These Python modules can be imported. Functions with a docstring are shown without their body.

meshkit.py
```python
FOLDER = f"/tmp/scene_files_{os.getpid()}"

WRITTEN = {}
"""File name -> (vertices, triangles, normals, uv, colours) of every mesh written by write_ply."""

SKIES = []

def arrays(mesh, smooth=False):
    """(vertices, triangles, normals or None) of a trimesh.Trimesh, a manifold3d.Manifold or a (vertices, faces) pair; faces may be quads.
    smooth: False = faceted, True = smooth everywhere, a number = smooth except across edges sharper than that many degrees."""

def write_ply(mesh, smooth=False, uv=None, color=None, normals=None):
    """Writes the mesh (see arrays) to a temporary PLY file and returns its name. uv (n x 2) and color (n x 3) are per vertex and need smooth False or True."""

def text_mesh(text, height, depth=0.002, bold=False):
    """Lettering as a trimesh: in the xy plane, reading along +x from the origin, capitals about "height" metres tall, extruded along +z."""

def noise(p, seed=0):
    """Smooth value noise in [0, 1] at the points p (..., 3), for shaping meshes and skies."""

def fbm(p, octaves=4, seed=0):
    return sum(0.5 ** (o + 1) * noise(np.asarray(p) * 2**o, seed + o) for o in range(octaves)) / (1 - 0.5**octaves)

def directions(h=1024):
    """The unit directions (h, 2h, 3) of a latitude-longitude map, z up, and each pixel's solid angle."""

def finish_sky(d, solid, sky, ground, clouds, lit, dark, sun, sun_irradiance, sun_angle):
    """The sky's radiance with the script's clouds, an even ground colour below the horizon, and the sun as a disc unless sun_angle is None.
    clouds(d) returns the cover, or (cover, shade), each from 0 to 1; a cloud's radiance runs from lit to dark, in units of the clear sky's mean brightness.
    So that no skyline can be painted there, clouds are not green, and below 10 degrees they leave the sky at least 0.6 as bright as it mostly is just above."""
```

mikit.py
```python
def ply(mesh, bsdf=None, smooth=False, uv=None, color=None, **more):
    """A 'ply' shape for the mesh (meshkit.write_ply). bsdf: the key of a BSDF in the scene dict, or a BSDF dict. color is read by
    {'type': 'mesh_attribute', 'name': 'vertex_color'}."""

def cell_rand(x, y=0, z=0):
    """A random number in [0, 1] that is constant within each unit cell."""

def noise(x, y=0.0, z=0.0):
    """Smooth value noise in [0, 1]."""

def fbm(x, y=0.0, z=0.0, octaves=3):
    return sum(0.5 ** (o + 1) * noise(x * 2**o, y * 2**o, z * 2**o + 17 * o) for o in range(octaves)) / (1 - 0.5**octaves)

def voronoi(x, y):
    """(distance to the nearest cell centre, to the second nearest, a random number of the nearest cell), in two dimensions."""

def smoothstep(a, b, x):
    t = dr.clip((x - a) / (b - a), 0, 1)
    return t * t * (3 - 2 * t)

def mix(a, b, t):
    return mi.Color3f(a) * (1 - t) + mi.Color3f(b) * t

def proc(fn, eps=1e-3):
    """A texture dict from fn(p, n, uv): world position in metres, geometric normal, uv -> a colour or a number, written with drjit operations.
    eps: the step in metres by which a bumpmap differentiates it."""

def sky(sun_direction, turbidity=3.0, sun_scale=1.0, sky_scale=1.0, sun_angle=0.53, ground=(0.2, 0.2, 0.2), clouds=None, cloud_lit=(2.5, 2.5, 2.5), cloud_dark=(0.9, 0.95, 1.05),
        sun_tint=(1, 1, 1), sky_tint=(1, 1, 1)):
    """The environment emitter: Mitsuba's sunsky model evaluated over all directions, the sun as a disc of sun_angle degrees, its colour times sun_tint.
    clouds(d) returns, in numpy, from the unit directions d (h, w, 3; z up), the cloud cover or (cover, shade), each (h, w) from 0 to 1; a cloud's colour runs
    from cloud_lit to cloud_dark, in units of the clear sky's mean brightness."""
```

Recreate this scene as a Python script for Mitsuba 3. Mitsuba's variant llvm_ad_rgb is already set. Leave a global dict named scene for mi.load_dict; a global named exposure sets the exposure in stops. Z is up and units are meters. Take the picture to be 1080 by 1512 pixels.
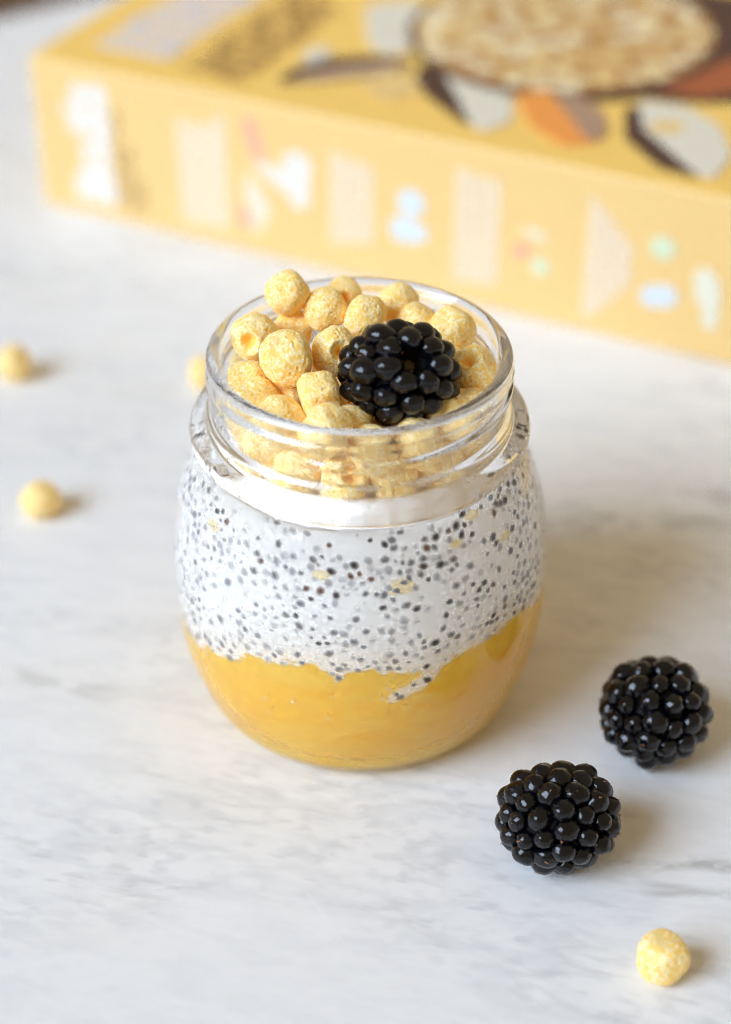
import math, numpy as np, trimesh, drjit as dr, mitsuba as mi
import mikit, meshkit
import manifold3d as m3
from scipy.spatial import cKDTree
from shapely.geometry import Polygon, Point, LineString
from shapely.ops import unary_union
T = mi.ScalarTransform4f
MM = 0.001
scene, labels = {'type': 'scene'}, {}

# ------------------------------------------------------------------ camera
CAM = np.array([0.0, -305.4, 267.9]) * MM
TH = math.radians(36.156)
FWD = np.array([0, math.cos(TH), -math.sin(TH)])
scene['camera'] = {'type': 'thinlens', 'fov': math.degrees(2 * math.atan(540 / 2693)), 'fov_axis': 'x',
                   'aperture_radius': 5.6 * MM, 'focus_distance': 353 * MM, 'near_clip': 0.01, 'far_clip': 50.0,
                   'to_world': T().look_at(origin=CAM.tolist(), target=(CAM + FWD).tolist(), up=[0, 0, 1])}
exposure = 0.06
# ------------------------------------------------------------------ light: one tall window to the front left, dim warm room all round
WIN_L = (7.5, 9.1, 11.3)
AMB = (0.39, 0.305, 0.195)
scene['room_light'] = {'type': 'constant', 'radiance': {'type': 'rgb', 'value': list(AMB)}}
wc = np.array([-3.66, -2.24, 3.66]); wn = np.array([2.22, 1.36, 0.0]); wn /= np.linalg.norm(wn)
scene['window_pane'] = {'type': 'rectangle',
    'to_world': T().look_at(origin=wc.tolist(), target=(wc + wn).tolist(), up=[0, 0, 1]) @ T().scale([1.76, 2.05, 1]),
    'emitter': {'type': 'area', 'radiance': {'type': 'rgb', 'value': list(WIN_L)}},
    'bsdf': {'type': 'diffuse', 'reflectance': {'type': 'rgb', 'value': [0.5, 0.5, 0.5]}}}
labels['window_pane'] = {'label': 'bright daylight window pane standing to the left of the table', 'category': 'window'}

noise, fbm, smoothstep, mix = mikit.noise, mikit.fbm, mikit.smoothstep, mikit.mix
rng = np.random.default_rng(11)

# ------------------------------------------------------------------ materials
def rgb(c): return {'type': 'rgb', 'value': list(c)}
def pri(base, rough=0.5, spec=0.5, **k):
    return {'type': 'twosided', 'bsdf': {'type': 'principled', 'base_color': base if isinstance(base, dict) else rgb(base), 'roughness': rough, 'specular': spec, **k}}
def dif(base): return {'type': 'twosided', 'bsdf': {'type': 'diffuse', 'reflectance': base if isinstance(base, dict) else rgb(base)}}
def bump(inner, fn, eps, scale=1.0):
    return {'type': 'twosided', 'bsdf': {'type': 'bumpmap', 'arbitrary': {**mikit.proc(fn, eps)}, 'scale': scale, 'nested': inner['bsdf']}}

def seg(x, y, a, b, wob, w):
    ax, ay = a; bx, by = b
    dx, dy = bx - ax, by - ay; L2 = dx * dx + dy * dy
    t = dr.clip(((x - ax) * dx + (y - ay) * dy) / L2, 0, 1)
    d = dr.sqrt(dr.square(x - ax - t * dx) + dr.square(y - ay - t * dy)) + wob
    fade = smoothstep(0, .25, t) * (1 - smoothstep(.7, 1, t))
    return (1 - smoothstep(0, w, dr.abs(d))) * fade

def marble(p, n, uv):
    x, y = p.x * 1000, p.y * 1000
    # slanted axes: streaks run almost across the picture, dropping slightly to the right
    a = x * .97 - y * .24; b = x * .24 + y * .97
    wx = (fbm(a * .018, b * .03, 3.1, 4) - .5) * 40
    wy = (fbm(a * .016 + 9, b * .045, 7.7, 4) - .5) * 34
    big = fbm((a + wx) * .013, (b + wy) * .034, 1.5, 5)
    mid = fbm((a + wx * .6) * .085 + 30, (b + wy * .6) * .27, 5.5, 5)
    thin = dr.abs(fbm((a + wx) * .022 + 70, (b + wy) * .085, 2.2, 5) - .5)
    vein = (1 - smoothstep(0, .035, thin)) * smoothstep(.42, .66, big)
    cloud = smoothstep(.45, .80, mid) * smoothstep(.32, .62, big)
    fine = fbm(a * .5, b * .9, 8.8, 3)
    soft = smoothstep(.42, .68, mid) * (.45 + .55 * smoothstep(.35, .6, big))
    flecks = smoothstep(.46, .82, fbm((a + wx * .4) * .26 + 12, (b + wy * .4) * .62, 6.1, 4)) * smoothstep(.40, .62, big)
    col = mix((.805, .81, .815), (.655, .668, .688), .50 * soft)
    col = mix(col, (.56, .57, .585), .50 * flecks)
    col = mix(col, (.53, .54, .545), .30 * vein)
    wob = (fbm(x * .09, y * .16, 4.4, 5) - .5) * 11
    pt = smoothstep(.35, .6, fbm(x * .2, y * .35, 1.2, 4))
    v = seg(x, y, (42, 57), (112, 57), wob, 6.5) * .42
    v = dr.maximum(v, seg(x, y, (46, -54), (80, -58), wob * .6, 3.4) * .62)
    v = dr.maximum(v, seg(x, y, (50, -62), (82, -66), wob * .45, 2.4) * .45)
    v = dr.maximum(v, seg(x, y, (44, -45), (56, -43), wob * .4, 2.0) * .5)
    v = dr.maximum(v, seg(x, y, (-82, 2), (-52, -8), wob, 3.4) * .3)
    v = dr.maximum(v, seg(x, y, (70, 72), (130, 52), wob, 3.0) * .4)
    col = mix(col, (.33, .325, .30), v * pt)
    # hairline scratch
    sc = seg(x, y, (-17, -54), (5, -92), (fbm(x * .1, y * .1, 3.3, 2) - .5) * .4, .22)
    col = mix(col, (.86, .86, .86), sc * .55)
    warm = smoothstep(.5, .75, fbm(a * .03 + 5, b * .05, 9.3, 3))
    col = col * mix((1, 1, 1), (1.0, .982, .952), warm * .6)
    return col * (0.975 + .05 * fine)
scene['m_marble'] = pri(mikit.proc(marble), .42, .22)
def wood(p, n, uv):
    return mix((.085, .05, .028), (.15, .09, .05), fbm(p.x * 6, p.y * 60, 1.0, 3))
scene['m_floor'] = pri(mikit.proc(wood), .5)
scene['m_glass'] = {'type': 'dielectric', 'int_ior': 1.5, 'ext_ior': 1.0}

def puffb(p, n, uv):
    return fbm(p.x * 1500, p.y * 1500, p.z * 1500, 3) * .00009
scene['m_puff'] = bump(pri({'type': 'mesh_attribute', 'name': 'vertex_color'}, .6, .3), puffb, 1e-4)

def pudc(p, n, uv):
    a = fbm(p.x * 320, p.y * 320, p.z * 500, 3)
    b = fbm(p.x * 110, p.y * 110, p.z * 140, 3)
    col = mix((.955, .945, .92), (.89, .885, .88), smoothstep(.5, .8, a) * .6)
    return mix(col, (.965, .955, .935), smoothstep(.45, .7, b) * .7)
scene['m_pudding'] = dif(mikit.proc(pudc))
def purc(p, n, uv):
    ang = dr.atan2(p.y, p.x)
    a = fbm(p.x * 130, p.y * 130, p.z * 260, 4)
    b = fbm(p.x * 520 + 7, p.y * 520, p.z * 900, 3)
    c = fbm(ang * 5 + 11, p.z * 330, 2.0, 4)
    col = mix((.975, .65, .085), (.98, .70, .125), smoothstep(.35, .65, c))
    col = mix(col, (.93, .52, .02), smoothstep(.50, .75, a) * .4)
    col = mix(col, (.96, .70, .15), smoothstep(.56, .80, b) * .35)
    milk = smoothstep(.022, .034, p.z + (fbm(p.x * 220, p.y * 220, p.z * 330, 4) - .5) * .022)
    return mix(col, (.96, .65, .09), milk * .4)
scene['m_puree'] = dif(mikit.proc(purc))
scene['m_seed'] = dif({'type': 'mesh_attribute', 'name': 'vertex_color'})
scene['m_crumb'] = dif((.95, .82, .50))
def berc(p, n, uv):
    a = noise(p.x * 2500, p.y * 2500, p.z * 2500)
    c = fbm(p.x * 500, p.y * 500, p.z * 500, 2)
    return mix((.0006, .0007, .0014), (.004, .0042, .009), a * smoothstep(.3, .8, c))
def berb(p, n, uv):
    return fbm(p.x * 1600, p.y * 1600, p.z * 1600, 2) * .00006
scene['m_berry'] = bump(pri(mikit.proc(berc), .165, .44), berb, 6e-5)
scene['m_core'] = pri((.006, .004, .005), .7, .2)
scene['m_pith'] = pri((.16, .12, .05), .7, .2)
scene['m_style'] = pri((.32, .13, .06), .6, .3)

# ------------------------------------------------------------------ helpers
def put(key, mesh, mat, smooth=True, **k):
    base, i = key, 0
    while key in scene:
        i += 1; key = f'{base}_{i:03d}'
    scene[key] = mikit.ply(mesh, mat, smooth, **k) if not isinstance(mesh, dict) else {**mesh, **k}
    return key
def tag(key, label=None, cat=None, group=None, kind=None):
    d = {}
    if label: d['label'] = label
    if cat: d['category'] = cat
    if group: d['group'] = group
    if kind: d['kind'] = kind
    labels[key] = d
def lathe(profile, nphi, cx=0.0):
    """grid (profile x phi) about the vertical through (cx, 0); the angle runs from the front (-y) to the right"""
    pr = np.asarray(profile, float)
    ph = np.linspace(0, 2 * np.pi, nphi, endpoint=False)
    return pr, ph
def grid_mesh(r, z, ph, cx):
    """r, z (rows, nphi)"""
    n, m = r.shape
    v = np.stack([cx + r * np.sin(ph), -r * np.cos(ph), z], -1).reshape(-1, 3)
    i, j = np.meshgrid(np.arange(n - 1), np.arange(m), indexing='ij')
    q = np.stack([i * m + j, i * m + (j + 1) % m, (i + 1) * m + (j + 1) % m, (i + 1) * m + j], -1).reshape(-1, 4)
    f = np.vstack([q[:, [0, 1, 2]], q[:, [0, 2, 3]]])
    return v, f
def smooth_profile(pts, step):
    """Catmull-like resample of a polyline (mm)"""
    from scipy.interpolate import PchipInterpolator
    p = np.asarray(pts, float)
    s = np.r_[0, np.cumsum(np.linalg.norm(np.diff(p, axis=0), axis=1))]
    t = np.linspace(0, s[-1], int(s[-1] / step) + 1)
    return np.stack([PchipInterpolator(s, p[:, 0])(t), PchipInterpolator(s, p[:, 1])(t)], 1)

# ------------------------------------------------------------------ setting
ty = math.radians(35); tn = np.array([-math.sin(ty), math.cos(ty)])
tc = tn * (0.407 - 0.6)
slab = m3.Manifold.batch_hull([m3.Manifold.sphere(.004, 24).translate((sx * .996, sy * .596, sz)) for sx in (-1, 1) for sy in (-1, 1) for sz in (-.026, -.004)])
sm = slab.to_mesh(); sv = sm.vert_properties[:, :3] @ trimesh.transformations.rotation_matrix(ty, [0, 0, 1])[:3, :3].T + [tc[0], tc[1], 0]
put('marble_table', (sv, sm.tri_verts), 'm_marble', 30)
tag('marble_table', 'white marble table top with soft grey veins', kind='structure')
put('floor', trimesh.creation.box(extents=(12, 12, .02), transform=trimesh.transformations.translation_matrix([0, 0, -.76])), 'm_floor', False)
tag('floor', 'dark brown floor beyond the far edge of the table', kind='structure')

# ------------------------------------------------------------------ glass jar
JX = -1.18
outer = [(0, 1.2), (22, 1.0), (25.6, .6), (27.4, .12), (28.4, 0), (29.4, .15), (31.0, .9), (32.6, 2.3), (34.2, 4.6), (36.0, 9.5), (37.8, 16), (38.9, 23.5), (39.35, 31.5),
         (39.1, 39.5), (38.3, 46.5), (36.9, 53), (35.2, 58), (33.9, 61.0), (32.7, 63.3), (32.4, 64.4), (32.8, 65.2), (33.5, 65.7), (34.0, 66.4), (34.1, 67.4), (33.85, 68.4), (33.1, 69.1), (31.9, 69.5), (30.9, 69.7), (30.5, 70.1), (30.45, 70.9), (30.15, 71.6), (29.7, 72.0),
         (29.35, 72.6), (29.25, 79.2), (29.3, 81.0), (29.75, 81.5), (30.05, 82.1), (30.05, 82.9), (29.7, 83.6), (29.0, 84.0)]
inner = [(28.2, 84.0), (27.5, 83.6), (27.1, 82.8), (26.95, 81.5), (26.9, 70.5), (27.3, 67.8), (28.4, 65.2), (30.2, 62.3), (32.4, 58.2), (34.3, 52.5), (35.7, 46.5), (36.5, 39), (36.7, 31),
         (36.2, 23), (35.0, 15.5), (33.4, 9.6), (31.6, 5.6), (29.5, 3.5), (26.5, 2.7), (20, 2.5), (0, 2.4)]
po, pi_ = smooth_profile(outer, .3), smooth_profile(inner, .6)
NP = 400
ph = np.linspace(0, 2 * np.pi, NP, endpoint=False)
R = np.repeat(po[:, :1], NP, 1); Z = np.repeat(po[:, 1:], NP, 1)
# raised screw thread: starts on the front left, climbs to the right, one and a third turns
thr = np.zeros_like(R)
for k in range(0, 3):
    ang = (ph - math.radians(-30)) % (2 * np.pi) + 2 * np.pi * k
    zt = 75.9 + 3.9 * ang / (2 * np.pi)
    env = np.clip(ang / .35, 0, 1) * np.clip((math.radians(485) - ang) / .3, 0, 1)
    env = env * env * (3 - 2 * env)
    d = (Z - zt[None]) / 1.3
    thr = np.maximum(thr, np.where(np.abs(d) < 1, np.cos(np.clip(d, -1, 1) * np.pi / 2) ** 1.4, 0) * env[None] * 1.05)
R = R + thr
# slight irregularity of pressed glass
P0 = np.stack([np.sin(ph)[None] * 1.3 + 0 * Z, np.cos(ph)[None] * 1.3 + 0 * Z, Z * .05], -1)
R = R * (1 + .004 * (meshkit.fbm(P0 * 1.6, 2, 5) - .5) * (Z > 3) * (Z < 83))
Ri = np.repeat(pi_[:, :1], NP, 1); Zi = np.repeat(pi_[:, 1:], NP, 1)
Ri = Ri * (1 + .006 * (meshkit.fbm(np.stack([np.sin(ph)[None] + 0 * Zi, np.cos(ph)[None] + 0 * Zi, Zi * .06], -1) * 1.8, 2, 8) - .5) * (Zi > 7) * (Zi < 83))
v, f = grid_mesh(np.vstack([R, Ri]), np.vstack([Z, Zi]), ph, JX)
put('glass_jar', (v * MM, f), 'm_glass', True)
tag('glass_jar', 'round clear glass jar with screw thread neck, filled in layers, standing on the marble', 'jar')

def r_in(z):
    q = pi_[::-1]; return np.interp(z, q[:, 1], q[:, 0])

# ------------------------------------------------------------------ mango puree, chia pudding
BD = [(-110, 27), (-90, 25.5), (-75.9, 25.5), (-66, 25.9), (-58.7, 25.8), (-50.7, 27.2), (-42.5, 28.7), (-35.2, 32.0), (-27.9, 32.3), (-21.1, 34.6), (-15.7, 34.8), (-10.4, 33.4), (-6.3, 31.6), (-2.2, 33.2), (2.8, 34.2),
      (7.9, 33.1), (14.2, 32.5), (22.8, 31.2), (27.4, 32.8), (34.6, 34.2), (42.7, 34.5), (52.2, 34.7), (62.4, 33.8), (73.2, 32.1), (95, 30), (130, 31), (180, 28), (220, 29.5), (250, 27)]
BD = np.array(BD, float)
def bound(phi_deg):
    return np.interp((phi_deg + 110) % 360 - 110, BD[:, 0], BD[:, 1])
NQ = 900
pq = np.linspace(0, 2 * np.pi, NQ, endpoint=False); pdeg = (np.degrees(pq) + 180) % 360 - 180
def wall(zs, lift):
    return np.repeat((r_in(zs) + lift)[:, None], NQ, 1), np.repeat(zs[:, None], NQ, 1)
zs = np.r_[2.46, 2.52, 2.6, 2.7, 2.85, np.linspace(3.1, 40, 100)]
r, z = wall(zs, .28)
z = z - (.22 * np.clip((6 - zs) / 3.5, 0, 1))[:, None]
r = np.vstack([np.zeros((1, NQ)), r, np.full((1, NQ), 25.0), np.zeros((1, NQ))])
z = np.vstack([np.full((1, NQ), 2.2), z, np.full((1, NQ), 40.5), np.full((1, NQ), 40.5)])
v, f = grid_mesh(r, z, pq, JX)
put('mango_puree', (v * MM, f), 'm_puree', True)
tag('mango_puree', 'deep yellow fruit puree filling the bottom of the glass jar', 'fruit puree')

zs = np.linspace(21.5, 62.4, 226)
r, z = wall(zs, .5)
q = np.stack([np.sin(pq)[None] * 36 + 0 * z, np.cos(pq)[None] * 36 + 0 * z, z], -1)
edge = (meshkit.fbm(q * .45, 4, 3) - .5) * 4.4 + (meshkit.fbm(q * 1.5, 4, 9) - .5) * 2.6
s = z - bound(pdeg)[None] + edge
# the drip on the front right
for dp, dz, dr_ in ((23.0, 32.0, 1.8), (20.5, 31.0, 1.9), (18.0, 29.7, 2.0), (15.4, 28.7, 1.6), (12.8, 27.7, 1.9), (10.6, 26.6, 1.35), (8.6, 29.4, .7)):
    dist = np.sqrt(((pdeg[None] - dp) * math.pi / 180 * 36) ** 2 + (z - dz) ** 2)
    s = np.maximum(s, dr_ - dist + edge * .42)
blend_ = np.exp(-np.clip(s, 0, 9) / .75) * .62
r = r - np.where(s < 0, np.clip(-s / .7, 0, 1) ** .8 * 4.5, 0) - np.where((s > 0) & (s < .5), (.5 - s) ** 2 * .6, 0)
tops = np.array([(29.4, 63.2), (28.2, 63.9), (26.6, 64.8), (24.5, 65.3), (20, 65.5), (10, 65.6), (0, 65.6)])
dome = (meshkit.fbm(np.stack([np.sin(pq)[None] * tops[:, :1], np.cos(pq)[None] * tops[:, :1], 0 * pq[None] + 0 * tops[:, :1]], -1) * .2, 2, 4) - .5) * 2
r = np.vstack([np.zeros((1, NQ)), np.full((1, NQ), 24.0), r, np.repeat(tops[:, :1], NQ, 1)])
z = np.vstack([np.full((1, NQ), 23.0), np.full((1, NQ), 22.0), z, tops[:, 1:] + dome * (tops[:, :1] > 1)])
v, f = grid_mesh(r, z, pq, JX)
na = np.clip((meshkit.fbm(v * [.32, .32, .5], 3, 14) - .48) / .3, 0, 1)[:, None]
nb = np.clip((meshkit.fbm(v * [.11, .11, .14], 3, 15) - .45) / .25, 0, 1)[:, None]
pc = np.array([.955, .945, .92]) * (1 - .6 * na) + np.array([.895, .89, .885]) * .6 * na
pc = pc * (1 - .7 * nb) + np.array([.965, .955, .935]) * .7 * nb
bl = np.vstack([np.zeros((2, NQ)), blend_, np.zeros((len(tops), NQ))]).reshape(-1, 1)
pc = pc * (1 - bl) + np.array([.965, .80, .38]) * bl
put('chia_pudding', (v * MM, f), 'm_seed', True, color=pc)
tag('chia_pudding', 'creamy white chia pudding speckled with dark seeds above the yellow puree in the jar', 'chia pudding')
S_GRID = (pdeg, zs, s)
def covered(phi_deg, zz):
    i = np.argmin(np.abs(((pdeg - phi_deg) + 180) % 360 - 180)); j = np.argmin(np.abs(zs - zz)); return s[j, i]

# seeds: blue-noise over the wall, thinner on the left and near the top
SEEDS = dict(seed_black=((.050, .045, .044), (.66, .655, .65)), seed_brown=((.16, .085, .062), (.70, .66, .63)), seed_grey=((.225, .225, .235), (.78, .775, .77)),
             seed_milky=((.42, .42, .43), (.85, .845, .835)), seed_pale=((.60, .60, .605), (.89, .885, .87)))
sb = trimesh.creation.icosphere(subdivisions=2)
sb = trimesh.Trimesh(sb.vertices, sb.faces[sb.triangles_center[:, 1] > -.35], process=False)
sb.remove_unreferenced_vertices()
seed_col, sv0 = {}, np.array(sb.vertices)
edge_ = np.hypot(sv0[:, 0], sv0[:, 2])
for k, (c0, c1) in SEEDS.items():                                # a dark seed in its pale coat of gel
    t = np.clip((edge_ - .36) / .60, 0, 1); t = t * t * (3 - 2 * t)
    sp = .75 + .5 * meshkit.noise(sv0 * 3.1 + len(k), 3)
    seed_col[k] = np.asarray(c0) * sp[:, None] * (1 - t[:, None]) + np.asarray(c1) * t[:, None]
seed_mesh = trimesh.Trimesh(sv0 * np.array([1.06, .46, .86]) * MM, sb.faces, process=False)
seed_ply = {k: mikit.ply(seed_mesh, 'm_seed', True, color=seed_col[k]) for k in SEEDS}
cand = []
sr = np.random.default_rng(5)
fixed = [(-10.1, 60.0, 'seed_brown'), (-16.4, 51.6, 'seed_brown'), (-11.9, 51.6, 'seed_brown'), (8.5, 60.2, 'seed_black'), (16.2, 29.6, 'seed_black'), (20.4, 30.2, 'seed_black'), (12.2, 26.9, 'seed_grey'), (11.0, 27.8, 'seed_grey')]
for p_ in fixed: cand.append(p_)
def gap(phi, zz):
    q = meshkit.fbm(np.array([math.sin(math.radians(phi)) * 36, math.cos(math.radians(phi)) * 36, zz]) * .13, 2, 21)
    g = 1.45 + 4.2 * max(0, q - .47) * 2
    if 59.5 < zz and -25 < phi < 8: g += .9
    if phi < -15: g += .2
    return g
tries = 0
pts = np.array([(math.radians(p_[0]) * 35, p_[1]) for p_ in cand])
while tries < 14000 and len(cand) < 1600:
    tries += 1
    phi = sr.uniform(-180, 180); zz = sr.uniform(23, 62.2)
    if covered(phi, zz) < .8: continue
    x = np.array([math.radians(phi) * 35, zz])
    d = np.linalg.norm(pts - x, axis=1).min()
    if d < gap(phi, zz) * sr.uniform(.8, 1.25): continue
    right = .5 + .5 * math.sin(math.radians(max(-90, min(90, phi))))
    hi = np.clip((zz - 38) / 20, 0, 1)
    pd = .02 + .40 * right ** 1.3 * (.4 + .6 * hi)
    k = sr.choice(['seed_black', 'seed_brown', 'seed_grey', 'seed_milky', 'seed_pale'], p=[pd * .62, pd * .38, (1 - pd) * .36, (1 - pd) * .40, (1 - pd) * .24])
    cand.append((phi, zz, k)); pts = np.vstack([pts, x])
# the 300 that face the camera most squarely are parts, the rest one mesh each per tint
score = [abs(((c[0] - 0) + 180) % 360 - 180) for c in cand]
order = np.argsort(score, kind='stable')
rest = {}
for rank, i in enumerate(order):
    phi, zz, k = cand[i]
    sink = {'seed_black': .22, 'seed_brown': .22, 'seed_grey': .26, 'seed_milky': .30, 'seed_pale': .33}[k]
    rr = float(r_in(zz)) + .5 - sink + .02; slope = float(r_in(zz + .5) - r_in(zz - .5))
    a = math.radians(phi)
    nrm = np.array([math.sin(a), -math.cos(a), -slope]); nrm /= np.linalg.norm(nrm)
    tg = np.array([math.cos(a), math.sin(a), 0]); up = np.cross(nrm, tg)
    roll = sr.normal(0, .7); sc = sr.uniform(.66, 1.18)
    ex = tg * math.cos(roll) + up * math.sin(roll); ez = np.cross(ex, nrm)
    M = np.eye(4); M[:3, 0] = ex * sc; M[:3, 1] = nrm * sc; M[:3, 2] = ez * sc * sr.uniform(.9, 1.1)
    M[:3, 3] = np.array([JX + rr * math.sin(a), -rr * math.cos(a), zz]) * MM
    if rank < 300: put('chia_pudding__seed', seed_ply[k], None, to_world=T(M))
    else: rest.setdefault('all', []).append((trimesh.transform_points(seed_mesh.vertices, M), seed_col[k]))
for k_ in range(60):
    a = sr.uniform(.75, 2 * np.pi - .75); rr = sr.uniform(27.0, 30.0)
    zz = float(np.interp(-rr, -np.r_[30.2, tops[:, 0]], np.r_[62.4, tops[:, 1]])) + .05
    sl = np.array([math.sin(a) * .62, -math.cos(a) * .62, .78]); t1 = np.array([math.cos(a), math.sin(a), 0]); t2 = np.cross(sl, t1)
    ro = sr.uniform(0, np.pi); q1 = t1 * math.cos(ro) + t2 * math.sin(ro); q3 = np.cross(q1, sl)
    M = np.eye(4); M[:3, 0], M[:3, 1], M[:3, 2] = q1 * .8, sl * .8, q3 * .8
    M[:3, 3] = np.array([JX + rr * math.sin(a), -rr * math.cos(a), zz]) * MM
    rest['all'].append((trimesh.transform_points(seed_mesh.vertices, M), seed_col[('seed_grey', 'seed_milky', 'seed_pale', 'seed_milky')[k_ % 4]]))
nv = len(sv0)
key = put('chia_pudding__seed_scatter', (np.vstack([a_[0] for a_ in rest['all']]), np.vstack([sb.faces + nv * k for k in range(len(rest['all']))])), 'm_seed', True, color=np.vstack([a_[1] for a_ in rest['all']]))
tag(key, kind='stuff')
for phi, zz, sx in [(12.7, 52.4, 2.6), (-54.9, 55.8, 1.8), (-12.2, 54.6, 1.7), (33.0, 57.6, 1.4), (53.1, 54.1, 1.8), (42, 61, 1.6)]:
    m = trimesh.creation.icosphere(subdivisions=4)
    vv = m.vertices * (1 + .7 * (meshkit.fbm(m.vertices * 2.2 + phi, 3, 2) - .5))[:, None]
    vv = vv * [sx, .30, sx * .62]
    a = math.radians(phi); rr = float(r_in(zz)) + .42
    slope = float(r_in(zz + .5) - r_in(zz - .5))
    nrm = np.array([math.sin(a), -math.cos(a), -slope]); nrm /= np.linalg.norm(nrm); tg = np.array([math.cos(a), math.sin(a), 0]); up = np.cross(tg, nrm)*-1
    vv = vv[:, :1] * tg + vv[:, 1:2] * nrm + vv[:, 2:] * up + [JX + rr * math.sin(a), -rr * math.cos(a), zz]
    put('chia_pudding__corn_crumb', (vv * MM, m.faces), 'm_crumb', True)
# pale flecks caught between the puree and the glass
fl = np.random.default_rng(8)
for i in range(15):
    phi = fl.uniform(-75, 70) if i > 6 else fl.uniform(-65, -25); zz = fl.uniform(17, 31)
    if covered(phi, zz) > -.6: continue
    m = trimesh.creation.icosphere(subdivisions=2); vv = m.vertices * [fl.uniform(.15, .5), .12, fl.uniform(.15, .7)]
    a = math.radians(phi); rr = float(r_in(zz)) + .28
    nrm = np.array([math.sin(a), -math.cos(a), 0]); tg = np.array([math.cos(a), math.sin(a), 0])
    vv = vv[:, :1] * tg + vv[:, 1:2] * nrm + vv[:, 2:] * [0, 0, 1.0] + [JX + rr * math.sin(a), -rr * math.cos(a), zz]
    put('mango_puree__milk_fleck', (vv * MM, m.faces), 'm_pudding', True)

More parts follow.
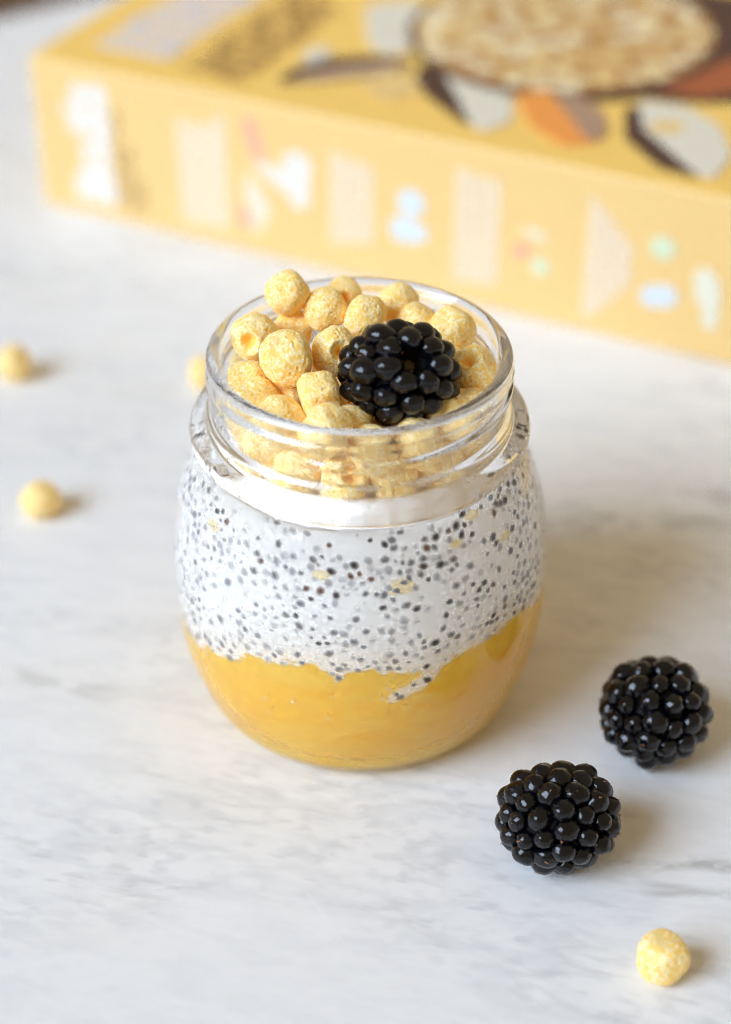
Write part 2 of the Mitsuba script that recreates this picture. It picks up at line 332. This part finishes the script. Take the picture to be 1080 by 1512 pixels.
# ------------------------------------------------------------------ corn puffs
PUFF_COL = [None]
def puff_mesh(rad, seed, boxy=2.4, hole=None, squash=(1, 1, .93), sub=5):
    m = trimesh.creation.icosphere(subdivisions=sub)
    d = m.vertices
    rr = (np.abs(d) ** boxy).sum(1) ** (-1 / boxy)
    q = d + seed * 7.31
    rr = rr * (1 + .24 * (meshkit.noise(q * 1.25, seed) - .5) + .07 * (meshkit.noise(q * 2.7, seed + 3) - .5))
    g = np.random.default_rng(seed + 900)
    grain = np.zeros(len(d)); tone = np.zeros(len(d))
    for cnt, amp in ((1000, .024),):               # puffed grain: small domes side by side
        c = g.normal(size=(cnt, 3)); c /= np.linalg.norm(c, axis=1)[:, None]
        dd, ii = cKDTree(c).query(d); dd = dd / math.sqrt(4 * math.pi / cnt)
        grain = 1 - np.clip(dd / .62, 0, 1) ** 2; tone = g.random(cnt)[ii]
        rr = rr + amp * (1 - np.clip(dd / .75, 0, 1) ** 2) * (.5 + meshkit.noise(q * 3, seed + cnt))
    pit = meshkit.noise(q * 6.5, seed + 11)
    rr = rr - .10 * np.clip((pit - .82) / .10, 0, 1)
    if hole is not None:
        h = np.asarray(hole, float); h /= np.linalg.norm(h)
        ca = np.arccos(np.clip(d @ h, -1, 1)) + .14 * (meshkit.fbm(q * 4, 2, seed) - .5)
        rr = rr - .50 * (1 - np.clip((ca - .14) / .26, 0, 1) ** 1.5) + .05 * np.exp(-((ca - .5) / .18) ** 2)
    vv = d * rr[:, None] * np.asarray(squash)
    vv *= rad / np.mean(np.linalg.norm(vv, axis=1))
    # crust colour: pale grains, golden crevices, deeper gold in the pits and in toasted patches
    toast = np.clip((meshkit.fbm(q * 1.9, 2, seed + 31) - .48) / .25, 0, 1)[:, None]
    hollow = np.clip((.93 - rr / np.median(rr)) / .12, 0, 1)[:, None]
    lo, mid_, hi = np.array([.955, .635, .165]), np.array([.975, .795, .365]), np.array([.98, .90, .66])
    t1 = np.clip(grain * 1.25, 0, 1)[:, None]; t2 = (grain * np.clip((tone - .45) / .4, 0, 1))[:, None]
    col = lo * (1 - t1) + mid_ * t1; col = col * (1 - .8 * t2) + hi * .8 * t2
    col = col * (1 - .35 * toast) + np.array([.945, .58, .12]) * .35 * toast
    col = col * (1 - .7 * hollow) + np.array([.93, .54, .08]) * .7 * hollow
    PUFF_COL[0] = col
    return vv, m.faces
def rand_rot(seed):
    return trimesh.transformations.random_rotation_matrix(np.random.default_rng(seed).random(3))[:3, :3]
PUFFS = [
 (-15.8, 17.5, 86.5, 4.31, 'yellow corn puff sticking up above the back left rim, highest of the pile'),
 (-8.1, 16.2, 83.5, 4.44, 'corn puff just right of and below the highest puff in the jar'),
 (-4.7, 23.0, 82.8, 3.79, 'darker shaded corn puff half hidden at the very back centre of the pile'),
 (0.0, 13.3, 83.5, 4.44, 'corn puff in the back centre of the jar directly above the left of the blackberry'),
 (6.4, 21.8, 81.6, 4.05, 'corn puff near the back rim, behind and above the blackberry in the jar'),
 (-21.9, 8.6, 81.6, 4.71, 'big corn puff against the glass at the left of the pile, below the highest puff'),
 (-14.4, 16.0, 78.8, 3.92, 'corn puff wedged low between the left puff and the big front round puff'),
 (-15.0, -4.7, 84.7, 5.23, 'largest round corn puff on top of the pile at the front left of the jar'),
 (-5.9, 0.1, 83.4, 4.71, 'corn puff with a ragged hole facing forward, left of the blackberry in the jar'),
 (17.4, 11.5, 81.2, 4.71, 'round pale corn puff at the right back of the jar beside the blackberry'),
 (-22.8, -1.6, 78.1, 4.05, 'corn puff against the left glass wall, under the largest round puff'),
 (-21.2, -9.0, 77.9, 4.05, 'corn puff at the front left glass wall, second below the rim line'),
 (-8.7, -12.6, 81.6, 4.15, 'square shouldered corn puff at the front of the jar left of the blackberry bottom'),
 (-7.3, -21.6, 79.6, 4.6, 'rough corn puff right behind the front rim of the jar'),
 (-16.4, -14.9, 78.4, 4.05, 'corn puff just behind the front left rim, left of the rough front puff'),
 (-14.3, -5.0, 76.4, 3.59, 'deep orange shaded corn puff in the gap under the largest round puff'),
 (21.0, -2.6, 80.4, 4.84, 'golden corn puff at the right glass wall beside the blackberry'),
 (17.2, 4.2, 77.6, 3.92, 'shaded corn puff between the blackberry and the right wall puffs'),
 (19.7, -10.2, 77.4, 3.92, 'corn puff peeking out under the right side of the blackberry at the rim'),
 (10.3, 15.4, 81.2, 3.92, 'corn puff mostly hidden right behind the top of the blackberry'),
 (-2.8, -16.0, 77.0, 3.92, 'orange shaded corn puff tucked under the blackberry at the front'),
 (-19.5, -11.9, 69.2, 4.6, 'corn puff seen blurred through the left of the threaded glass neck'),
 (-12.8, -18.6, 69.4, 4.7, 'corn puff seen through the neck glass at its lower left'),
 (-3.8, -21.7, 68.9, 4.6, 'corn puff at the bottom of the neck glass in the middle, just above the pudding'),
 (9.6, -18.7, 74.6, 4.6, 'pale corn puff seen through the neck glass below the blackberry'),
 (5.2, -20.9, 68.8, 4.5, 'small corn puff low behind the neck glass, right of its middle'),
 (-7.2, -16.4, 74.2, 4.4, 'corn puff in the second row behind the neck glass'),
 (1.1, -21.7, 75.2, 4.5, 'corn puff against the front glass just under the rim below the blackberry'),
 (13.5, -16.3, 69.2, 4.7, 'corn puff low behind the right part of the neck glass')]
DEEP = [(7.8, 4.9, 69.6), (-10.8, 3.9, 69.6), (-20.2, 2.0, 69.6), (7.2, 18.7, 69.6), (-16.1, 12.0, 69.6), (15.1, 11.4, 69.6), (-7.7, -5.1, 69.6), (14.4, -2.4, 69.6), (8.4, -10.1, 69.6), (-1.7, 6.5, 69.6), (-5.8, 15.2, 69.6), (1.7, -3.3, 69.6), (-22.6, -3.0, 69.6), (18.8, -8.1, 69.4), (20.4, 0.8, 69.6), (-16.2, -15.5, 76.5), (-21.2, -8.1, 76.8), (16.7, -12.1, 76.8)]
NF = -FWD
for i, (x, y, zc, rad, lab) in enumerate(PUFFS):
    hole = None; boxy = 2.2 + .5 * np.random.default_rng(i).random(); Rm = rand_rot(100 + i)
    if i == 8: hole = Rm.T @ (NF + [.22, 0, -.08])
    elif i in (2, 5, 16, 23): hole = Rm.T @ (NF + np.random.default_rng(i).normal(0, .45, 3))
    if i == 12: boxy = 4.0; Rm = trimesh.transformations.euler_matrix(.15, -.1, .25)[:3, :3]
    vv, ff = puff_mesh(rad * 1.03, i + 1, boxy, hole, squash=(1, 1, .88 + .12 * np.random.default_rng(50 + i).random()))
    vv = vv @ Rm.T + [x, y, zc]
    rxy = np.hypot(vv[:, 0] - JX, vv[:, 1]); lim = np.where(vv[:, 2] < 84, 26.75, 99.0)
    k = np.minimum(1, lim / rxy); vv[:, 0] = JX + (vv[:, 0] - JX) * k; vv[:, 1] *= k
    key = put('corn_puff', (vv * MM, ff), 'm_puff', True, color=PUFF_COL[0])
    tag(key, lab, 'corn puff', 'corn puffs piled in the jar')
dm = [mikit.ply((lambda a: (a[0] * MM, a[1]))(puff_mesh(5.0, 61 + k, 2.4, None, sub=4)), 'm_puff', True, color=PUFF_COL[0]) for k in range(3)]
for i, p in enumerate(DEEP):
    M = np.eye(4); M[:3, :3] = rand_rot(300 + i); M[:3, 3] = np.array(p) * MM
    key = put('corn_puff', dm[i % 3], None, to_world=T(M))
    tag(key, 'corn puff buried at the bottom of the pile under the other puffs', 'corn puff', 'corn puffs buried deep in the jar')
for i, (x, y, rad, lab, sub) in enumerate([
        (54.6, -83.6, 4.85, 'single pale corn puff lying alone on the marble in the near right corner', 5),
        (-80.4, 61.0, 4.85, 'blurred corn puff on the marble left of the jar, nearer of two', 4),
        (-97.1, 124.2, 4.85, 'blurred corn puff at the left picture edge, farther of two', 4),
        (-43.9, 119.6, 4.6, 'blurred corn puff on the marble behind the jar, peeking out left of its rim', 4)]):
    vv, ff = puff_mesh(rad, 80 + i, 2.6 if i == 0 else 2.3, None, squash=(1, 1, .97), sub=sub)
    vv = vv @ rand_rot(500 + i).T; vv[:, 2] -= vv[:, 2].min() + .12
    key = put('corn_puff', ((vv + [x, y, 0]) * MM, ff), 'm_puff', True, color=PUFF_COL[0])
    tag(key, lab, 'corn puff')

# ------------------------------------------------------------------ blackberries
def sphere_points(n, axis, capdeg, seed, asp):
    g = np.random.default_rng(seed); p = g.normal(size=(n, 3)); p /= np.linalg.norm(p, axis=1)[:, None]
    cz = math.cos(math.radians(capdeg))
    for it in range(260):
        d = p[:, None] - p[None]; L = (d ** 2).sum(-1) + 1e-9; np.fill_diagonal(L, 1e9)
        fo = (d / L[..., None] ** 2).sum(1); fo /= np.linalg.norm(fo, axis=1)[:, None] + 1e-9
        p = p + fo * .04 * (1 - it / 260); p /= np.linalg.norm(p, axis=1)[:, None]
        if capdeg:
            c = p @ axis; bad = c > cz
            t = p - c[:, None] * axis; t /= np.linalg.norm(t, axis=1)[:, None] + 1e-9
            p[bad] = axis * cz + t[bad] * math.sqrt(1 - cz * cz)
    return p
ds = trimesh.creation.icosphere(subdivisions=3)
def blackberry(label, center, axis, n, rc, seed, cap=0, hair=1.0, squash=.95, flat=1.0):
    IMU = np.array([0, math.sin(TH), math.cos(TH)])
    flatten = lambda a_: a_ + (a_ @ IMU)[:, None] * IMU * (flat - 1)
    root = 'blackberry'; i = 0
    while root in labels: i += 1; root = f'blackberry_{i:03d}'
    tag(root, label, 'blackberry')
    g = np.random.default_rng(seed); axis = np.asarray(axis, float); axis /= np.linalg.norm(axis)
    P = sphere_points(n, axis, cap, seed, 1)
    spacing = math.sqrt(4 * math.pi / n) * rc
    styles = []
    for k, d in enumerate(P):
        d = d / np.linalg.norm(d)
        ca = d @ axis
        pos = d * rc * (1 + g.normal(0, .018)); pos = pos + axis * (pos @ axis) * (squash - 1)
        tang = spacing * .63 * g.uniform(.80, 1.08); rad = tang * g.uniform(.84, .98)
        lean = d
        if cap and ca > .55:                                    # drupelets round the hollow lie over, pointing into it
            out = d - axis * ca; out /= np.linalg.norm(out) + 1e-9
            lean = d * .6 + axis * .2 - out * .85; lean /= np.linalg.norm(lean)
            rad *= 1.2; tang *= .98; pos = pos + d * .30 + axis * .2
        t1 = np.cross(lean, [.3, .5, .81]); t1 /= np.linalg.norm(t1); t2 = np.cross(lean, t1)
        v0 = ds.vertices
        w = 1 + .22 * (meshkit.fbm(v0 * 1.2 + k * 3.7 + seed, 2, 4) - .5)
        vv = (v0 * w[:, None]) * [tang * g.uniform(.84, 1.08), tang * g.uniform(.92, 1.06), rad]
        # pinch the tip a touch
        vv[:, :2] *= (1 - .10 * np.clip(v0[:, 2:], 0, 1) ** 2)
        vv = vv[:, :1] * t1 + vv[:, 1:2] * t2 + vv[:, 2:] * lean + pos
        put(root + '__drupelet', ((flatten(vv) + center) * MM, ds.faces), 'm_berry', True)
        if g.random() < .62 * hair:
            tip = pos + (lean * .88 + (t1 * g.normal(0, .35) + t2 * g.normal(0, .35))) * rad * .97
            for q in range(g.integers(1, 3)):
                e = tip + lean * g.uniform(.15, .4) + (t1 * g.normal(0, .3) + t2 * g.normal(0, .3)) + g.normal(0, .05, 3)
                styles.append(m3.Manifold.batch_hull([m3.Manifold.sphere(.15, 8).translate(tuple(tip)), m3.Manifold.sphere(.10, 8).translate(tuple(e))]))
    core = trimesh.creation.icosphere(subdivisions=4)
    cr = rc * .93 * np.ones(len(core.vertices))
    if cap:
        ang = np.arccos(np.clip(core.vertices @ axis, -1, 1)); cr = cr * (1 - .55 * np.exp(-(ang / math.radians(cap * .85)) ** 4))
    cv = core.vertices * cr[:, None]; cv = cv + axis * (cv @ axis)[:, None] * (squash - 1)
    put(root + '__core', ((flatten(cv) + center) * MM, core.faces), 'm_core', True)
    if cap:
        m = trimesh.creation.icosphere(subdivisions=3)
        vv = m.vertices * 1.7 * (1 + .4 * (meshkit.fbm(m.vertices * 3, 2, 1) - .5))[:, None] + axis * rc * .45
        put(root + '__pith', ((flatten(vv) + center) * MM, m.faces), 'm_pith', True)
    st = trimesh.util.concatenate([trimesh.Trimesh(s_.to_mesh().vert_properties[:, :3], s_.to_mesh().tri_verts, process=False) for s_ in styles])
    key = put(root + '__dried_styles', ((flatten(st.vertices) + center) * MM, st.faces), 'm_style', True)
    tag(key, 'tiny dried brown style hairs', kind='stuff')
blackberry('blackberry on top of the corn puffs inside the jar mouth, its stem hollow showing', np.array([6.5, -9.2, 84.2]), (.26, -.62, .72), 54, 9.75, 3, cap=30, hair=.5, flat=.85)
blackberry('nearer blackberry on the marble in front of the jar, speckled with brown hairs', np.array([37.5, -53.9, 10.6]), (.1, -.75, .6), 66, 10.05, 7, hair=1.0, squash=.94, flat=.90)
blackberry('farther blackberry on the marble at the right, a little out of focus', np.array([60.1, -24.0, 11.1]), (-.5, -.6, .5), 64, 9.75, 12, hair=.25, squash=1.03, flat=.96)

# ------------------------------------------------------------------ cereal box lying on its back
yaw = math.radians(-26.04)
E_, G_ = np.array([math.cos(yaw), math.sin(yaw), 0]), np.array([-math.sin(yaw), math.cos(yaw), 0])
C0 = np.array([-104.24, 231.33, 0.0]); BW, BD_, BH = 330.0, 190.0, 50.2
for k, c in dict(box=(.85, .60, .20), print_white=(.80, .755, .69), print_lilac=(.66, .63, .66), print_brown=(.40, .23, .07), print_dark=(.075, .032, .025), print_cream=(.74, .70, .58), print_tan=(.62, .42, .28), print_orange=(.86, .33, .07),
                 print_taupe=(.42, .26, .17), print_red=(.86, .42, .30), print_blue=(.66, .74, .82), print_green=(.66, .74, .52), print_pale=(.78, .76, .62), print_rust=(.38, .10, .035), print_puff=(.80, .58, .24), print_toast=(.46, .22, .06), print_puff_light=(.84, .68, .36), print_puff_pale=(.87, .76, .50), print_text=(.83, .74, .62), print_light=(.83, .70, .45)).items():
    scene['m_' + k] = pri(c, .42, .5)
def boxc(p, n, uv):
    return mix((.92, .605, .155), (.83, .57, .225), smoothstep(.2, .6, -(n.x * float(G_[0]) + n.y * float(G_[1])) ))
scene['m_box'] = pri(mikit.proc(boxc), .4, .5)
bx = m3.Manifold.batch_hull([m3.Manifold.sphere(1.3, 24).translate((x, y, z)) for x in (1.3, BW - 1.3) for y in (1.3, BD_ - 1.3) for z in (1.35, BH - 1.3)])
bm = bx.to_mesh(); bv = bm.vert_properties[:, :3]
W = lambda a: (C0 + a[:, :1] * E_ + a[:, 1:2] * G_ + a[:, 2:] * [0, 0, 1.0]) * MM
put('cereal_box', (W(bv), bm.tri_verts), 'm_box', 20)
tag('cereal_box', 'yellow cardboard cereal box lying flat behind the jar, out of focus', 'cereal box')
layer = [0]
def decal(name, shape, face, mat, lift=None):
    """flat print, 0.15 mm thick, on the long side ('front') or the upper face ('top'); shape in millimetres of that face"""
    layer[0] += 1
    h = (.05 + .02 * layer[0]) if lift is None else lift
    geoms = [g_ for g_ in getattr(shape, 'geoms', [shape]) if g_.area > .05]
    m = trimesh.util.concatenate([trimesh.creation.extrude_polygon(g_, .4, engine='earcut') for g_ in geoms])
    a = m.vertices.copy()
    if face == 'front':
        b = np.stack([a[:, 0], -(a[:, 2] - .4 + h), a[:, 1]], 1)
    else:
        b = np.stack([a[:, 0], a[:, 1], BH + a[:, 2] - .4 + h], 1)
    return put('cereal_box__' + name, (W(b), m.faces), mat, False)
cap_ = lambda pts, w: LineString(pts).buffer(w, quad_segs=6)
def poly(*pts, rnd=1.0): return Polygon(pts).buffer(-rnd * .5).buffer(rnd)
def ell(x, y, a, b, rot=0):
    t = np.linspace(0, 2 * np.pi, 40, endpoint=False); c_, s_ = math.cos(rot), math.sin(rot)
    return Polygon(np.c_[x + a * np.cos(t) * c_ - b * np.sin(t) * s_, y + a * np.cos(t) * s_ + b * np.sin(t) * c_])
# long side, left to right
decal('title_lettering', unary_union([cap_([(15.5, 7.5), (27, 7.5)], 2.6), cap_([(16, 12), (26.5, 12.5)], 2.4), cap_([(24.8, 7), (25, 43)], 2.4), cap_([(18.5, 16), (26, 16)], 1.9), cap_([(18.8, 16), (18.8, 24)], 1.8), cap_([(18.6, 24), (26, 24)], 1.9),
      cap_([(14.5, 30), (26.5, 30)], 2.2), cap_([(12.2, 35), (13.4, 35)], 1.6), cap_([(16.5, 35), (26, 35)], 2.2), cap_([(17, 41.5), (25.5, 41.5)], 2.6), cap_([(17, 34), (17, 42)], 2.2)]), 'front', 'm_print_white')
tl = []
tr_ = np.random.default_rng(2)
for x, y0, y1 in ((30.2, 6, 37), (34.4, 5.5, 25), (38.2, 5.2, 17)):
    y = y0
    while y < y1:
        l = tr_.uniform(1.2, 2.6); tl.append(cap_([(x - 1.1, y), (x + tr_.uniform(.6, 1.3), y + tr_.uniform(-.6, .6))], .42)); tl.append(cap_([(x + 1, y), (x + 1, y + l * .6)], .35)); y += l
decal('flavour_lettering', unary_union(tl), 'front', 'm_print_brown')
def lines(x0, x1, n, lo, hi, seed):
    g = np.random.default_rng(seed); out = []
    for k, x in enumerate(np.linspace(x0, x1, n)):
        y, top = lo(k / (n - 1)), hi(k / (n - 1))
        while y < top:
            l = min(g.uniform(2.5, 7), top - y)
            if l > .8: out.append(cap_([(x, y), (x, y + l - .5)], .60))
            y += l + .9
    return unary_union(out)
decal('text_block', lines(53.5, 68.5, 9, lambda t: 6.5, lambda t: 40 + 4 * t - 3 * math.sin(3 * t), 1), 'front', 'm_print_text')
decal('red_stripe', poly((75.9, 43.4), (78.9, 44.2), (82.2, 33), (79.4, 31.4)), 'front', 'm_print_red')
decal('wedge_print', poly((78.5, 31), (86.8, 29.9), (93.6, 27.0), (89.0, 23.2)), 'front', 'm_print_white')
decal('cup_print', unary_union([ell(93.5, 32.4, 4.9, 4.6), poly((90.0, 29.5), (97.2, 29.8), (96.7, 20), (92.2, 19.0))]), 'front', 'm_print_white')
decal('bowl_outline', poly((75.0, 25), (78, 26), (83.5, 16.7), (81.0, 8.6), (77, 7)), 'front', 'm_print_light')
decal('grey_icon', poly((76.6, 23), (78.4, 23), (83.2, 16), (81.6, 11.6), (79, 16)), 'front', 'm_print_text')
decal('red_icon', poly((73.2, 16.2), (75.2, 14.6), (77.7, 10.4), (76.4, 7.9), (73.7, 9.2)), 'front', 'm_print_red')
decal('text_block', lines(105.5, 117.5, 7, lambda t: 10.5 + 2.6 * t, lambda t: 39.5 - 1.5 * t, 2), 'front', 'm_print_text')
decal('blue_icon', ell(130.8, 28.6, 4.2, 4.1), 'front', 'm_print_blue')
decal('cloud_icon', unary_union([ell(129.0, 19.6, 4.8, 4.2), ell(133.2, 19.4, 3.0, 2.8)]), 'front', 'm_print_blue')
decal('text_block', lines(145.6, 157.6, 7, lambda t: 7.4 + 1.2 * t, lambda t: 42.6 - 1.2 * t, 3), 'front', 'm_print_text')
decal('red_dot', ell(165.6, 21.2, 2.4, 2.3), 'front', 'm_print_red')
decal('green_dot', ell(171.6, 17.6, 2.7, 2.7), 'front', 'm_print_green')
decal('leaf_icon', ell(169.6, 27.2, 3.8, 1.1, -.2), 'front', 'm_print_pale')
decal('text_block', lines(186, 197.4, 7, lambda t: 5.4 + 12.5 * t ** 1.3, lambda t: 42.6 - 11.5 * t, 4), 'front', 'm_print_text')
decal('green_icon', ell(206.8, 31.7, 3.6, 3.4), 'front', 'm_print_green')
decal('house_icon', unary_union([ell(205.2, 16.2, 3.4, 3.3), ell(208.8, 17.2, 3.6, 3.4)]), 'front', 'm_print_blue')
decal('bottle_icon', unary_union([poly((216.8, 25.6), (219.6, 28.4), (222.9, 25.2), (224.2, 19.3), (218.4, 17.7)), poly((219.9, 18.6), (223.6, 19), (224.0, 10.8), (220.9, 10.8))]), 'front', 'm_print_pale')
decal('text_block', lines(232, 246, 8, lambda t: 8, lambda t: 42, 6), 'front', 'm_print_text')
# upper face
tt = []
for k in range(9):
    v0_ = 18.0 + 15.6 * k
    lo, hi = (16.5, 39.0)
    tt += [cap_([(lo, v0_), (hi, v0_)], 2.3), cap_([(lo, v0_ + 8.2), (hi, v0_ + 8.2)], 2.3)]
    x_ = (hi, lo, 28)[k % 3]
    tt.append(cap_([(x_, v0_), (x_, v0_ + 8.2)], 2.2))
decal('title_lettering', unary_union(tt), 'top', 'm_print_lilac')
tl = []
for x, y0, y1, hgt in ((53.5, 14, 120, 4.6), (65.5, 12, 74, 4.0)):
    y = y0
    while y < y1:
        tl.append(cap_([(x - hgt, y), (x + hgt, y)], 1.25))
        for o in tr_.choice([-1, 0, 1], 2, replace=False): tl.append(cap_([(x + o * hgt, y), (x + o * hgt, y + 4.4)], 1.0))
        y += 7.6
decal('flavour_lettering', unary_union(tl), 'top', 'm_print_brown')
decal('coconut_print', unary_union([ell(80.5, 38.5, 4.0, 6), poly((78.6, 82), (89, 92), (104, 60), (100, 50), (92, 56), rnd=5)]), 'top', 'm_print_cream')
decal('spoon_shadow', poly((80.0, 15.3), (80.5, 27.5), (87, 37.5), (98, 45), (110, 46), (106, 36), (92, 23.2), rnd=2), 'top', 'm_print_dark')
decal('spoon_print', poly((82.5, 17.0), (85.5, 23), (94, 32.5), (106.0, 42), (110, 45), (105.0, 35.4), (92.6, 24.0), rnd=1), 'top', 'm_print_tan')
decal('puff_print', unary_union([ell(109, 32, 4.6, 4.6), ell(116.5, 27.5, 4.6, 4.4), ell(118, 36, 4, 4), ell(113.5, 20.5, 4.2, 4), ell(106, 24, 3.6, 3.6)]), 'top', 'm_print_puff')
decal('coconut_shell_print', poly((114, 47), (119.4, 47.9), (145.5, 12.5), (141.0, 13.2), (125.0, 24.8), (115, 36), rnd=1), 'top', 'm_print_dark')
decal('coconut_flesh_print', poly((120.0, 46.5), (130.0, 43), (146.6, 33.2), (152.1, 18.6), (148.0, 10), (143, 14.5), rnd=2), 'top', 'm_print_cream')
decal('bowl_print', ell(145, 88, 51.5, 51.5).union(ell(180, 98, 47, 46)), 'top', 'm_print_dark')
decal('bowl_shine_print', poly((184, 60), (189.9, 70.0), (197.0, 92), (206.1, 70.0), (196.5, 59.5), rnd=2), 'top', 'm_print_rust')
inside = ell(142, 90, 46.5, 49.5, -.15)
decal('bowl_filling_print', inside, 'top', 'm_print_toast')
pg = np.random.default_rng(17); spots = []
while len(spots) < 105:
    p_ = pg.uniform((96, 40), (188, 140))
    if inside.buffer(-3).contains(Point(*p_)) and all(np.hypot(*(p_ - q_)) > 7.2 for q_ in spots) or pg.random() < .004: spots.append(p_)
for mat_, part in (('m_print_puff', spots[0::3]), ('m_print_puff_light', spots[1::3]), ('m_print_puff_pale', spots[2::3])):
    decal('puff_print', unary_union([ell(x, y, pg.uniform(2.9, 4.3), pg.uniform(2.9, 4.1), pg.uniform(0, 3)) for x, y in part]).intersection(inside), 'top', mat_)
decal('orange_slice_print', poly((148.6, 37), (154.0, 42), (168.6, 30.7), (178.9, 16.5), (172.0, 12.2), (159.8, 19.7), rnd=2), 'top', 'm_print_orange')
decal('orange_peel_print', poly((158.6, 40.6), (165.4, 42.9), (174.0, 35.5), (179.4, 24.2), (178.7, 15.6), (169.4, 27.5), rnd=2), 'top', 'm_print_taupe')
decal('coconut_shell_print', poly((180.5, 41), (184, 45), (192.6, 28.1), (203.6, 18.8), (213, 8.5), (201.3, 10.0), (187.0, 23.2), rnd=2), 'top', 'm_print_dark')
decal('coconut_flesh_print', poly((182.6, 47.4), (194.3, 49), (206.6, 41.1), (215.4, 24.3), (215.5, 9.4), (211.3, 9.8), (200.2, 20.5), (189.6, 30.9), rnd=2), 'top', 'm_print_cream')
decal('coconut_hollow_print', ell(194.6, 34.2, 4.6, 5.6, -.6), 'top', 'm_print_puff')
